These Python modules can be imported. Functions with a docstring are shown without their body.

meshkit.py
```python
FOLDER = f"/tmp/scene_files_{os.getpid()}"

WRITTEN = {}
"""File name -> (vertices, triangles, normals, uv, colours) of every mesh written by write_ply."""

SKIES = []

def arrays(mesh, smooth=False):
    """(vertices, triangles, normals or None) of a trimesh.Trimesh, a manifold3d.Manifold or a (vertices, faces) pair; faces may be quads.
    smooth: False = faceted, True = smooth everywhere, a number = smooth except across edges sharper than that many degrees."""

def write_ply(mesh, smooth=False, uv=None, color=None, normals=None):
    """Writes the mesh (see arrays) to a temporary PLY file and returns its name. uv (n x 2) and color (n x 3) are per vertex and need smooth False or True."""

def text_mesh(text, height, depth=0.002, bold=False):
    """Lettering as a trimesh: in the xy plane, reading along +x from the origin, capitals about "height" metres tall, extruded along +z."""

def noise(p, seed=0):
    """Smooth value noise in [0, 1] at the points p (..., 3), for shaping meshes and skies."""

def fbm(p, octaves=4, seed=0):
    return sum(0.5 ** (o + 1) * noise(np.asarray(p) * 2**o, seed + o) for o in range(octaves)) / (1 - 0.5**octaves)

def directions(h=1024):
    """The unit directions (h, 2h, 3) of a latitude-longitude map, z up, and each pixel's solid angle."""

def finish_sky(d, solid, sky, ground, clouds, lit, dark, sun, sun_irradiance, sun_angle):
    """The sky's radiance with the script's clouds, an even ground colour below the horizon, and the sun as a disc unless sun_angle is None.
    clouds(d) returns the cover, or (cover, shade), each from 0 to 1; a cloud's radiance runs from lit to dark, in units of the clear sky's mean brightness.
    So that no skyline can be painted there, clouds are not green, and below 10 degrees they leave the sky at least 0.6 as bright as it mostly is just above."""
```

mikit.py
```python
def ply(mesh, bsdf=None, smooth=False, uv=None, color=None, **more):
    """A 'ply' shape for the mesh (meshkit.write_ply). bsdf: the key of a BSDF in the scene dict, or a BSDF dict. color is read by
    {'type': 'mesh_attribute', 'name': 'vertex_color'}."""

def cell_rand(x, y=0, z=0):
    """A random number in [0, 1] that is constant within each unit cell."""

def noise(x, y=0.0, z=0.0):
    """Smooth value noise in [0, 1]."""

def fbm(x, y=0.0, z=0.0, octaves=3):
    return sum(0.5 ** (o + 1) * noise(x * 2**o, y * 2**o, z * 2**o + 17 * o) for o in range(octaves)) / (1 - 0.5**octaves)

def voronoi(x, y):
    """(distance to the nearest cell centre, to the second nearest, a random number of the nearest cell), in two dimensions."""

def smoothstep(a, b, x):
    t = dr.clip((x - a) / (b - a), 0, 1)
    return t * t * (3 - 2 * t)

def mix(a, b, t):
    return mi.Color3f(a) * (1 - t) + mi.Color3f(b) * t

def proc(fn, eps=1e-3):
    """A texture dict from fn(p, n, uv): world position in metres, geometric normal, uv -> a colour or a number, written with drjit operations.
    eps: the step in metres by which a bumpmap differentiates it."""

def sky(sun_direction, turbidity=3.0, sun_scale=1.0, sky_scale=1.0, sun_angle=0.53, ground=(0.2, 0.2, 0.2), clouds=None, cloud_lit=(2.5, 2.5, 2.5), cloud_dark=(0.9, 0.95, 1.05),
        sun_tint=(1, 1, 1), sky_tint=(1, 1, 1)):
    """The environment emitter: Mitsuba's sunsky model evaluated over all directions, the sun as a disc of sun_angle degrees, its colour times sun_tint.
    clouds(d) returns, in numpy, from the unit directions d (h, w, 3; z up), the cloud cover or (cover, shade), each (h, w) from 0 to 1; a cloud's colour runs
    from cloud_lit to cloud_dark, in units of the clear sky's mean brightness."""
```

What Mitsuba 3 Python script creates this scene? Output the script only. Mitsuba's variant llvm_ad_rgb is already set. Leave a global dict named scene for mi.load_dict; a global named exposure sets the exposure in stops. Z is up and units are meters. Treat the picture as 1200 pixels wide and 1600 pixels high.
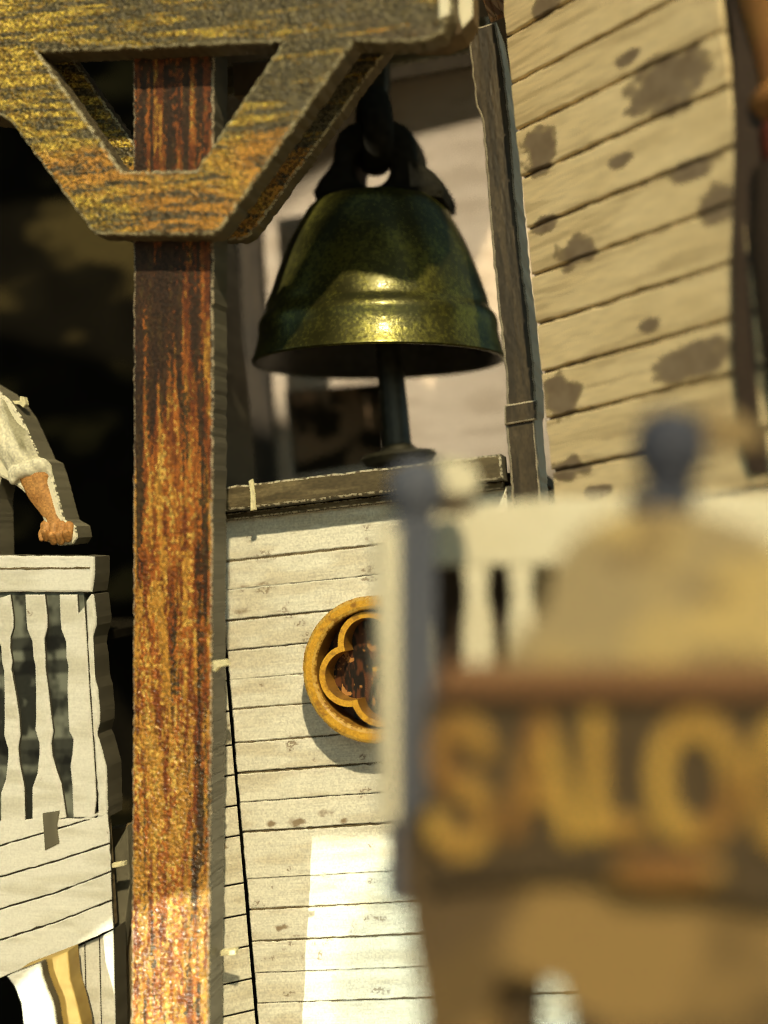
import math, random
import numpy as np, trimesh, drjit as dr, mitsuba as mi, mikit, meshkit
import manifold3d as m3
import mapbox_earcut as earcut
from shapely import Polygon, union_all
from mikit import noise, fbm, smoothstep, mix, proc, cell_rand

random.seed(7)
RNG = np.random.default_rng(7)
T = mi.ScalarTransform4f
scene, labels = {}, {}

# ------------------------------------------------------------------ camera, light, exposure
FPX, W0, H0 = 2200.0, 1200.0, 1600.0            # focal length in pixels of the 1200 x 1600 photograph
CAM = np.array([0.0, 0.0, 0.80])
PITCH, ROLL = math.radians(4.6), math.radians(5.4)
FW = np.array([0, math.cos(PITCH), math.sin(PITCH)])
_u0, _r0 = np.array([0, -math.sin(PITCH), math.cos(PITCH)]), np.array([1.0, 0, 0])
RT = math.cos(ROLL) * _r0 - math.sin(ROLL) * _u0
UP = math.sin(ROLL) * _r0 + math.cos(ROLL) * _u0
scene['camera'] = dict(type='thinlens', fov=2 * math.degrees(math.atan(W0 / 2 / FPX)), fov_axis='x', aperture_radius=0.029, focus_distance=1.885,
                       near_clip=0.02, far_clip=60.0, to_world=T().look_at(origin=CAM.tolist(), target=(CAM + FW).tolist(), up=UP.tolist()))
exposure = 1.5
scene['sky'] = mikit.sky((0.12, -0.77, 0.56), turbidity=3, sun_scale=0.95, sky_scale=1.08, sun_angle=1.6, sun_tint=(0.97, 0.99, 0.85), sky_tint=(1.09, 1.05, 0.74), ground=(0.16, 0.13, 0.08))
SPOT_WALL, SPOT_BELL = 7.0, 22.0


def ray(px, py):
    return FW + (px - W0 / 2) / FPX * RT + (H0 / 2 - py) / FPX * UP


def at(px, py, d):
    return CAM + ray(px, py) * d


class Plane:
    """A flat sheet standing in the scene: origin, direction to the right, direction up, normal towards the viewer."""
    def __init__(self, px, py, d, yaw, upright=True):
        a = math.radians(yaw)
        r, u, f = (_r0, np.array([0, 0, 1.0]), np.array([0, 1.0, 0])) if upright else (RT, UP, FW)
        self.o, self.e1, self.e3 = at(px, py, d), math.cos(a) * r - math.sin(a) * f, u
        self.n = np.cross(self.e1, self.e3)

    def uv(self, px, py, w=0.0):
        d = ray(px, py)
        t = ((self.o + self.n * w - CAM) @ self.n) / (d @ self.n)
        p = CAM + d * t - self.o
        return np.array([p @ self.e1, p @ self.e3])

    def pt(self, u, v, w=0.0):
        return self.o + self.e1 * u + self.e3 * v + self.n * w

    def to(self, v):                               # local (u, v, w) vertices to the world
        v = np.asarray(v, float)
        return self.o + v[:, :1] * self.e1 + v[:, 1:2] * self.e3 + v[:, 2:3] * self.n


def spot(name, pos, target, cutoff, beam, rgb):
    scene[name] = dict(type='spot', to_world=T().look_at(origin=list(map(float, pos)), target=list(map(float, target)), up=[0, 0, 1]), cutoff_angle=cutoff, beam_width=beam,
                       intensity={'type': 'rgb', 'value': list(rgb)})


FAC = Plane(480, 1050, 1.92, 12.8)                 # the front of the bell tower
FRM = Plane(270, 250, 1.735, 12.8, upright=False)  # the timber frame in front of it
BAL = Plane(100, 1100, 1.86, 12.8, upright=False)  # the balcony
FIG = Plane(60, 740, 1.90, 12.8, upright=False)    # the figure
CORN = Plane(371, 1208, 1.905, -28)               # narrow strip at the tower's left corner
SID = Plane(830, 430, 1.79, 51.5)                  # the siding wall
SGN = Plane(900, 1200, 1.00, 16, upright=False)    # the sign in the foreground

_a = math.radians(43)
_p = at(560, 1745, 1.92)
spot('added_wall_spot', _p + 2.2 * np.array([-math.sin(_a), -math.cos(_a), 0.0]), _p, 10.3, 9.9, (SPOT_WALL, SPOT_WALL * 1.0, SPOT_WALL * .76))  # added spot, stands in for the sun patch on wall and post
_p = at(640, 440, 2.33)
spot('added_belfry_spot', _p + 3.0 * np.array([-0.981, -0.19, 0.045]), _p, 6.2, 5.4, (SPOT_BELL, SPOT_BELL * .88, SPOT_BELL * .64))  # added spot without a known source, brightens the belfry panel

# ------------------------------------------------------------------ mesh helpers


def numbered(key):
    if key not in scene and key not in labels:
        return key
    n = 1
    while f'{key}_{n:03d}' in scene or f'{key}_{n:03d}' in labels:
        n += 1
    return f'{key}_{n:03d}'


def thing(name, label, cat, group=None):
    key = numbered(name)
    labels[key] = {'label': label, 'category': cat}
    if group:
        labels[key]['group'] = group
    return key


def part(name, mesh, mat, parent=None, smooth=False, label=None, color=None):
    key = numbered(f'{parent}__{name}' if parent else name)
    scene[key] = mikit.ply(mesh, mat, smooth=smooth, color=color)
    if label:
        labels[key] = {'label': label}
    return key


def resample(poly, step, amp, rng):
    """Subdivides an outline and makes it uneven, as card cut by a worn die."""
    p = np.asarray(poly, float)
    out = []
    for a, b in zip(p, np.roll(p, -1, 0)):
        d = np.linalg.norm(b - a)
        n = max(1, int(d / step))
        t = np.arange(n)[:, None] / n
        q = a + (b - a) * t
        nr = np.array([b[1] - a[1], a[0] - b[0]]) / max(d, 1e-9)
        j = rng.normal(0, amp, n)
        j[0] = 0
        out.append(q + nr * j[:, None])
    return np.vstack(out)


def ring_inset(p, b):
    """The ring moved inwards by b (anticlockwise rings shrink, clockwise rings, which are holes, grow)."""
    e = np.roll(p, -1, 0) - p
    e /= np.linalg.norm(e, axis=1, keepdims=True) + 1e-12
    n = np.stack([-e[:, 1], e[:, 0]], 1)
    m = n + np.roll(n, 1, 0)
    l2 = (m * m).sum(1, keepdims=True)
    return p + b * 2 * m / np.maximum(l2, 0.6)


def area2(p):
    q = np.roll(p, -1, 0)
    return (p[:, 0] * q[:, 1] - q[:, 0] * p[:, 1]).sum()


def slab(outer, holes=(), w1=0.0, w0=-0.05, bevel=0.003, steps=2):
    """A cut board in local (u, v, w): front at w1 with a rounded edge, back at w0."""
    rings = []
    for i, r in enumerate([outer, *holes]):
        r = np.asarray(r, float)
        if (area2(r) > 0) != (i == 0):
            r = r[::-1]
        rings.append(r)
    ends = np.cumsum([len(r) for r in rings]).astype(np.uint32)
    base = np.vstack(rings)
    layers = [np.c_[base, np.full(len(base), w0)]]
    for k in range(steps + 1):
        a = math.pi / 2 * k / steps if steps else 0
        ins = bevel * (1 - math.cos(a))
        z = w1 - bevel + bevel * math.sin(a)
        q = np.vstack([ring_inset(r, ins) for r in rings]) if ins > 0 else base
        layers.append(np.c_[q, np.full(len(base), z)])
    n = len(base)
    F = []
    for l in range(len(layers) - 1):
        s = 0
        for e in ends:
            i = np.arange(s, e)
            j = np.r_[np.arange(s + 1, e), s]
            a, b, c, d = l * n + i, l * n + j, (l + 1) * n + j, (l + 1) * n + i
            F += [np.c_[a, b, c], np.c_[a, c, d]]
            s = e
    top = len(layers) - 1
    cap = earcut.triangulate_float64(layers[top][:, :2].copy(), ends).reshape(-1, 3).astype(int)
    v2 = layers[top][:, :2]
    s = np.cross(v2[cap[:, 1]] - v2[cap[:, 0]], v2[cap[:, 2]] - v2[cap[:, 0]])
    cap = np.where((s < 0)[:, None], cap[:, ::-1], cap)
    F += [cap + top * n]
    bot = earcut.triangulate_float64(base.copy(), ends).reshape(-1, 3).astype(int)
    s = np.cross(base[bot[:, 1]] - base[bot[:, 0]], base[bot[:, 2]] - base[bot[:, 0]])
    F += [np.where((s > 0)[:, None], bot[:, ::-1], bot)]
    return np.vstack(layers), np.vstack(F)


def pxpoly(pl, pts, w=0.0):
    return np.array([pl.uv(x, y, w) for x, y in pts])


def board(pl, pts, holes=(), w1=0.0, t=0.05, bevel=0.003, rough=None, local=False):
    o = np.asarray(pts, float) if local else pxpoly(pl, pts, w1)
    hs = [np.asarray(h, float) if local else pxpoly(pl, h, w1) for h in holes]
    if rough:
        o = resample(o, rough[0], rough[1], RNG)
        hs = [resample(h, rough[0], rough[1], RNG) for h in hs]
    v, f = slab(o, hs, w1, w1 - t, bevel)
    return pl.to(v), f


def join(*ms):
    vs, fs, n = [], [], 0
    for v, f in ms:
        vs.append(np.asarray(v, float))
        fs.append(np.asarray(f) + n)
        n += len(v)
    return np.vstack(vs), np.vstack(fs)


def box(pl, u0, u1, v0, v1, w0, w1, bevel=0.002):
    return board(pl, [(u0, v0), (u1, v0), (u1, v1), (u0, v1)], w1=w1, t=w1 - w0, bevel=bevel, local=True)


def mani(m, pl=None, refine=None, smooth=0):
    if refine:
        m = m.refine_to_length(refine)
    d = m.to_mesh()
    tm = trimesh.Trimesh(np.array(d.vert_properties[:, :3], float), np.array(d.tri_verts), process=False)
    if smooth:
        tm.merge_vertices()
        trimesh.smoothing.filter_taubin(tm, iterations=smooth)
    v = np.array(tm.vertices)
    return (pl.to(v) if pl is not None else v), np.array(tm.faces)


def ball(c, r, flat=1.0, seg=20):
    return m3.Manifold.sphere(r, seg).scale([1, 1, flat]).translate(list(map(float, c)))


def hull(*ms):
    return m3.Manifold.batch_hull(list(ms))


# ------------------------------------------------------------------ materials
GREY = (0.075, 0.069, 0.050)


def coords(pl, p):
    e, g = pl.e1, pl.e3
    q = p - mi.Point3f(*map(float, pl.o))
    return q.x * float(e[0]) + q.y * float(e[1]) + q.z * float(e[2]), q.x * float(g[0]) + q.y * float(g[1]) + q.z * float(g[2])


def facing(pl, n):
    return n.x * float(pl.n[0]) + n.y * float(pl.n[1]) + n.z * float(pl.n[2])


def cut_card(pl, n, face, u, v, grey=GREY, rim=(0.62, 0.58, 0.44), rim_on=1.0, solid=0.0):
    """Printed face, pale crushed paper along its rounded edge, grey foam on the cut side."""
    f = facing(pl, n)
    sp = noise(u * 420, v * 420)
    side = mi.Color3f(grey) * (0.75 + 0.5 * noise(u * 160, v * 60))
    c = mix(side, face, smoothstep(0.86, 0.97, f))
    edge = smoothstep(0.15, 0.35, f) * (1 - smoothstep(0.90, 0.985, f)) * dr.maximum(smoothstep(0.25, 0.6, sp), solid) * rim_on
    return c * (1 - edge) + mi.Color3f(rim) * edge


def material(name, fn, rough=0.6, spec=0.35, bump=None, bscale=1.0, eps=4e-4, metallic=0.0, coat=0.0, coat_gloss=0.8, rough_fn=None):
    b = dict(type='principled', base_color=proc(fn), roughness=rough if rough_fn is None else proc(rough_fn), specular=spec, metallic=metallic)
    if coat:
        b.update(clearcoat=coat, clearcoat_gloss=coat_gloss)
    if bump is not None:
        b = dict(type='bumpmap', arbitrary=proc(bump, eps=eps), scale=bscale, bsdf=b)
    scene[name] = dict(type='twosided', bsdf=b)


def white_print(pl, light, dirty, stain_at=0.70, grain=1.0, stains=()):
    def fn(p, n, uv):
        u, v = coords(pl, p)
        s = fbm(u * 14, v * 60, 3.0)
        c = mix(light, dirty, smoothstep(0.38, 0.78, s))
        sp = noise(u * 520, v * 520)
        line = noise(u * 45, v * 700)
        c = c * (1 + grain * (0.34 * (sp - 0.5) + 0.16 * (line - 0.5)))
        st = smoothstep(stain_at, stain_at + 0.08, fbm(u * 30 + 9, v * 42, 5.0)) * smoothstep(0.35, 0.7, sp)
        c = mix(c, (0.17, 0.11, 0.05), 0.75 * st)
        for a, b, ra, rb in stains:
            d = dr.sqrt(dr.square((u - float(a)) / ra) + dr.square((v - float(b)) / rb))
            c = mix(c, (0.20, 0.13, 0.06), 0.85 * (1 - smoothstep(0.3, 1.0, d + 1.3 * (fbm(u * 110, v * 110, 6.0) - 0.4))))
        return cut_card(pl, n, c, u, v, rim=light, solid=0.85)
    return fn


STAINS = [(*FAC.uv(x, y), a, b) for x, y, a, b in [(463, 1284, .016, .010), (424, 1288, .008, .006), (510, 1270, .014, .010), (535, 1282, .010, .006), (380, 955, .018, .009), (520, 1100, .02, .006), (440, 1450, .02, .006)]]
material('white_planks', white_print(FAC, (0.74, 0.74, 0.64), (0.62, 0.59, 0.47), stains=STAINS), rough=0.55, bump=lambda p, n, uv: noise(p.x * 600, p.z * 600, p.y * 600), bscale=0.0005)
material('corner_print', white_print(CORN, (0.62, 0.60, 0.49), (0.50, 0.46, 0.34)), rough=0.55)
material('balcony_print', white_print(BAL, (0.71, 0.71, 0.64), (0.58, 0.57, 0.48), 0.80, 0.45), rough=0.6)
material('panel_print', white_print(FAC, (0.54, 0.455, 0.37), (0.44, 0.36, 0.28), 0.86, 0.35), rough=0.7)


def gap_fn(p, n, uv):
    return mix((0.09, 0.068, 0.036), (0.20, 0.16, 0.095), noise(p.x * 150, p.z * 300))


material('gap_board', gap_fn, rough=0.9, spec=0.1)


def dark_wood(pl, a, b, horizontal=False, rim=(0.5, 0.46, 0.34), rim_on=1.0, grey=GREY):
    def fn(p, n, uv):
        u, v = coords(pl, p)
        if horizontal:
            u, v = v, u
        s = fbm(u * 130, v * 14, 2.0)
        c = mix(a, b, smoothstep(0.3, 0.75, s))
        c = c * (0.75 + 0.5 * noise(u * 500, v * 260))
        return cut_card(pl, n, c, u, v, grey=grey, rim=rim, rim_on=rim_on)
    return fn


material('tower_wood', dark_wood(FAC, (0.027, 0.020, 0.011), (0.058, 0.043, 0.023), grey=(0.56, 0.50, 0.37), rim_on=0.4), rough=0.5, bump=lambda p, n, uv: noise(p.x * 300, p.z * 120, p.y * 300), bscale=0.0004)  # pale cut side: crushed paper plus light from the right painted in
material('sill_wood', dark_wood(FAC, (0.075, 0.058, 0.028), (0.16, 0.128, 0.066), True), rough=0.55)
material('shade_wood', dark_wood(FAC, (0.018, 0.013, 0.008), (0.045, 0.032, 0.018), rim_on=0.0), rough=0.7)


def post_fn(p, n, uv):
    u, v = coords(FRM, p)
    s2 = fbm(u * 150 + 5, v * 13, 4.0)
    blot = fbm(u * 150, v * 20, 1.0, octaves=4)
    fleck = fbm(u * 360, v * 210, 7.0)
    toward_foot = smoothstep(0.02, 0.75, -v)                              # yellower print at the foot; at the top, bracket shade painted into the print
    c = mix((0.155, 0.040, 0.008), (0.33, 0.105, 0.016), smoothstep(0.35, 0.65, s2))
    c = mix(c, (0.44, 0.225, 0.035), smoothstep(0.50, 0.62, blot * 0.7 + fleck * 0.3 + 0.14 * (toward_foot - 0.5)) * 0.85)
    c = mix(c, (0.62, 0.43, 0.10), smoothstep(0.58, 0.68, fleck * 0.6 + s2 * 0.35 + 0.05 * toward_foot) * 0.7)
    dark_streak = fbm(u * 110 + 31, v * 5.0, 8.0) * 0.7 + 0.3 * fleck + 0.05 * (1 - toward_foot) - 0.09 * toward_foot  # dark print streaks, denser at the top as part of the painted shade
    c = mix(c, (0.022, 0.012, 0.006), smoothstep(0.505, 0.57, dark_streak) * 0.92)
    c = c * (0.70 + 0.30 * toward_foot) * (0.65 + 0.7 * smoothstep(0.2, 0.8, noise(u * 480, v * 300, 9.0)))
    return cut_card(FRM, n, c, u, v, grey=(0.075, 0.069, 0.050), rim=(0.45, 0.38, 0.26), rim_on=0.7)


def post_bump(p, n, uv):
    u, v = coords(FRM, p)
    return (noise(u * 260, v * 420, 3.0) + 0.6 * noise(u * 520, v * 600, 6.0)) * (0.25 + 0.75 * smoothstep(0.3, 0.85, -v))


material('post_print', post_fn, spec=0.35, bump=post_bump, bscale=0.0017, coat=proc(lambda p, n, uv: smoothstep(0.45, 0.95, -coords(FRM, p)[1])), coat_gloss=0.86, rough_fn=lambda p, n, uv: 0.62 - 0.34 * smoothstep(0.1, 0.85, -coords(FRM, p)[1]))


def gold_fn(p, n, uv):
    u, v = coords(FRM, p)
    s = fbm(u * 18, v * 170 + 3 * noise(u * 9, v * 9), 1.0)
    sp = fbm(u * 260, v * 330, 3.0, octaves=2)
    big = fbm(u * 5 + 4, v * 8, 9.0)
    dulled = smoothstep(0.02, 0.24, u + 0.6 * v) * 0.11  # darker to the right: shade and blur painted into the print colour
    c = mix((0.20, 0.125, 0.02), (0.54, 0.40, 0.065), smoothstep(0.3, 0.7, sp))
    c = mix(c, (0.36, 0.17, 0.03), smoothstep(0.45, 0.7, fbm(u * 7, v * 16, 6.0)) * 0.9)
    dark = smoothstep(0.45, 0.57, s * 0.50 + sp * 0.26 + big * 0.26 + dulled)
    c = mix(c, mix((0.040, 0.036, 0.022), (0.085, 0.075, 0.045), noise(u * 300, v * 300)), dark * 0.93)
    c = c * (0.50 + 1.0 * smoothstep(0.2, 0.8, noise(u * 430, v * 430, 2.0)))
    return cut_card(FRM, n, c, u, v, grey=(0.105, 0.085, 0.05), rim=(0.42, 0.38, 0.24), rim_on=0.9)


material('gold_print', gold_fn, rough=0.5, spec=0.4, bump=lambda p, n, uv: noise(p.x * 400, p.z * 440, p.y * 100), bscale=0.0026)
material('brown_edge', lambda p, n, uv: mix((0.085, 0.06, 0.035), (0.15, 0.11, 0.065), fbm(p.x * 90, p.z * 40, p.y * 90)), rough=0.75, spec=0.2)
material('black_card', lambda p, n, uv: mix((0.006, 0.0055, 0.004), (0.014, 0.012, 0.008), noise(p.x * 60, p.z * 60, p.y * 60)), rough=0.85, spec=0.05)


def bell_fn(p, n, uv):
    q = fbm(p.x * 22, p.z * 22, p.y * 22)
    sp = fbm(p.x * 260, p.z * 260, p.y * 260, octaves=2)
    c = mix((0.040, 0.040, 0.009), (0.085, 0.083, 0.018), q)
    fl = smoothstep(0.42, 0.76, q * 0.55 + sp * 0.5)
    return mix(c, (0.22, 0.215, 0.036), fl * 0.7)


def bell_rough(p, n, uv):
    return 0.25 + 0.22 * fbm(p.x * 30, p.z * 30, p.y * 30)


material('bell_bronze', bell_fn, rough_fn=bell_rough, spec=0.6, metallic=0.75, bump=lambda p, n, uv: fbm(p.x * 200, p.z * 200, p.y * 200, octaves=3), bscale=0.0004, coat=0.4, coat_gloss=0.93)
material('shaded_iron', lambda p, n, uv: mix((0.006, 0.006, 0.004), (0.018, 0.017, 0.011), noise(p.x * 120, p.z * 120, p.y * 120)), rough=0.75, spec=0.15)  # darker iron: the shade on the bell crown is painted into the colour
material('dark_iron', lambda p, n, uv: mix((0.012, 0.012, 0.008), (0.035, 0.033, 0.02), noise(p.x * 120, p.z * 120, p.y * 120)), rough=0.42, spec=0.5)


def rose_fn(p, n, uv):
    u, v = coords(FAC, p)
    sp = noise(u * 560, v * 560)
    c = mix((0.50, 0.25, 0.018), (0.68, 0.40, 0.038), sp)
    c = mix(c, (0.22, 0.10, 0.02), smoothstep(0.55, 0.8, fbm(u * 90, v * 90)) * 0.8)
    return cut_card(FAC, n, c, u, v, grey=(0.24, 0.12, 0.02), rim=(0.55, 0.36, 0.08))


def pane_fn(p, n, uv):
    u, v = coords(FAC, p)
    s = fbm(u * 170, v * 55)
    c = mix((0.012, 0.007, 0.004), (0.10, 0.034, 0.012), smoothstep(0.4, 0.65, s))
    return mix(c, (0.42, 0.20, 0.06), smoothstep(0.66, 0.74, fbm(u * 120 + 3, v * 90)))


material('rose_gold', rose_fn, rough=0.5)
material('rose_pane', pane_fn, rough=0.4)

# torn patches of paint on the siding: photograph position, half width, half height (in metres)
PATCHES = [(1040, 132, .060, .036), (843, 235, .030, .032), (970, 252, .020, .010), (900, 392, .034, .024), (850, 352, .024, .015), (1080, 262, .036, .014), (1122, 318, .026, .026),
           (1015, 507, .016, .009), (1080, 566, .060, .022), (878, 616, .032, .028), (890, 732, .030, .015), (932, 768, .022, .008), (850, 12, .026, .016), (978, 92, .022, .009)]
PATCHES = [(*SID.uv(x, y), a, b) for x, y, a, b in PATCHES]


def siding_fn(p, n, uv):
    u, v = coords(SID, p)
    c = mix((0.77, 0.635, 0.39), (0.65, 0.52, 0.295), fbm(u * 16, v * 40))
    c = mix(c, (0.42, 0.32, 0.17), 0.55 * smoothstep(0.50, 0.75, fbm(u * 9 + 2, v * 120, 8.0)))
    c = c * (0.90 + 0.20 * noise(u * 60, v * 420))
    wob = 0.9 * (fbm(u * 48, v * 70, 2.0) - 0.5)
    k = mi.Float(9)
    for a, b, ra, rb in PATCHES:
        k = dr.minimum(k, dr.sqrt(dr.square((u - float(a)) / (1.08 * ra)) + dr.square((v - float(b)) / (1.08 * rb))))
    torn = 1 - smoothstep(0.62, 0.92, k + wob)
    low = 1 - smoothstep(0.84, 0.98, k + wob)
    c = mix(c, (0.16, 0.115, 0.06), 0.7 * low)
    return mix(c, mix((0.26, 0.205, 0.14), (0.16, 0.115, 0.07), fbm(u * 60, v * 60)), torn)


material('siding_print', siding_fn, rough=0.7, spec=0.2)


def skin_fn(p, n, uv):
    u, v = coords(FIG, p)
    c = mix((0.50, 0.265, 0.085), (0.36, 0.16, 0.04), fbm(u * 60, v * 60))
    return c * (0.7 + 0.6 * noise(u * 520, v * 520))


def cloth_fn(p, n, uv):
    u, v = coords(FIG, p)
    f = fbm(u * 55 + v * 24, v * 14 - u * 10, 2.0)
    c = mix((0.66, 0.635, 0.48), (0.30, 0.285, 0.18), smoothstep(0.50, 0.70, f))
    sp = noise(u * 480, v * 480)
    return c * (0.80 + 0.4 * sp)


material('skin_print', skin_fn, rough=0.6)
material('shirt_print', cloth_fn, rough=0.65)
material('card_edge', lambda p, n, uv: cut_card(FIG, n, mi.Color3f(0.70, 0.67, 0.50), *coords(FIG, p), grey=(0.125, 0.115, 0.08), rim=(0.72, 0.69, 0.52)), rough=0.7)
material('trouser_print', lambda p, n, uv: mix((0.05, 0.055, 0.06), (0.10, 0.10, 0.10), fbm(p.x * 60, p.z * 60)), rough=0.7)
material('foam_grey', lambda p, n, uv: mi.Color3f((0.15, 0.14, 0.10)) * (0.7 + 0.6 * noise(p.x * 90, p.z * 25, p.y * 90)), rough=0.8, spec=0.1)
material('hair_print', lambda p, n, uv: mix((0.03, 0.02, 0.01), (0.08, 0.05, 0.02), noise(p.x * 200, p.z * 60)), rough=0.6)
material('nib_paper', lambda p, n, uv: mi.Color3f((0.68, 0.64, 0.40)) * (0.8 + 0.4 * noise(p.x * 300, p.z * 300)), rough=0.7)

BANDS = [BAL.uv(40, y)[1] for y in (1003, 1040, 1163, 1182)]


def marble_fn(p, n, uv):
    u, v = coords(BAL, p)
    k = fbm(u * 42, v * 36, 2.0)
    c = mix((0.018, 0.020, 0.016), (0.17, 0.185, 0.15), smoothstep(0.38, 0.72, k))
    for b in BANDS:
        c = c * (1 - 0.75 * (1 - smoothstep(0.006, 0.013, dr.abs(v - float(b) - 0.06 * u))))
    return c


material('marble_print', marble_fn, rough=0.5)


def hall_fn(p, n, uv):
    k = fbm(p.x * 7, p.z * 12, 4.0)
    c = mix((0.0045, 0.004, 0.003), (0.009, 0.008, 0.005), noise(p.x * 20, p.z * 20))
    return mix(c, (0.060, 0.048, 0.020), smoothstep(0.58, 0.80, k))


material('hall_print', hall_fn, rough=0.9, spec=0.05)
material('inner_print', lambda p, n, uv: mix((0.26, 0.17, 0.10), (0.03, 0.022, 0.012), smoothstep(0.42, 0.56, fbm(p.x * 22, p.z * 30, 2.0))), rough=0.8, spec=0.1)
material('ochre_card', lambda p, n, uv: mix((0.42, 0.30, 0.09), (0.30, 0.19, 0.05), fbm(p.x * 40, p.z * 90, p.y * 40)), rough=0.6)
material('tan_card', lambda p, n, uv: mix((0.25, 0.19, 0.10), (0.17, 0.12, 0.06), fbm(p.x * 40, p.z * 20, p.y * 40)), rough=0.7)
material('table_wood', lambda p, n, uv: mix((0.22, 0.14, 0.07), (0.13, 0.08, 0.04), fbm(p.x * 4, p.y * 40)), rough=0.5)

# foreground prints
material('sign_brown', lambda p, n, uv: mix((0.055, 0.038, 0.020), (0.085, 0.056, 0.026), fbm(p.x * 30, p.z * 60)), rough=0.6)
material('beam_brown', lambda p, n, uv: mix((0.21, 0.105, 0.045), (0.16, 0.08, 0.035), fbm(p.x * 20, p.z * 80)), rough=0.6)
material('letter_gold', lambda p, n, uv: mix((0.46, 0.29, 0.065), (0.20, 0.095, 0.026), smoothstep(0.35, 0.75, fbm(p.x * 34, p.z * 26, p.y * 10))), rough=0.5)


def pediment_fn(p, n, uv):
    u, v = coords(SGN, p)
    k = fbm(u * 18, v * 24, 3.0)
    c = mix((0.50, 0.375, 0.15), (0.33, 0.26, 0.14), smoothstep(0.35, 0.62, k))
    return mix(c, (0.20, 0.14, 0.07), 0.8 * smoothstep(0.56, 0.68, fbm(u * 22 + 7, v * 40)))


def arch_fn(p, n, uv):
    u, v = coords(SGN, p)
    k = fbm(u * 13, v * 17, 1.0)
    c = mix((0.13, 0.088, 0.058), (0.27, 0.175, 0.065), smoothstep(-0.10, 0.0, u - 0.4 * v + 0.16 * (k - 0.5)))
    c = mix(c, (0.095, 0.062, 0.027), smoothstep(0.42, 0.62, fbm(u * 10 + 3, v * 15, 4.0)) * 0.8)
    return mix(c, (0.050, 0.035, 0.018), smoothstep(-0.02, 0.05, v - 0.12 * u + 0.07 * (k - 0.5)))


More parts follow.
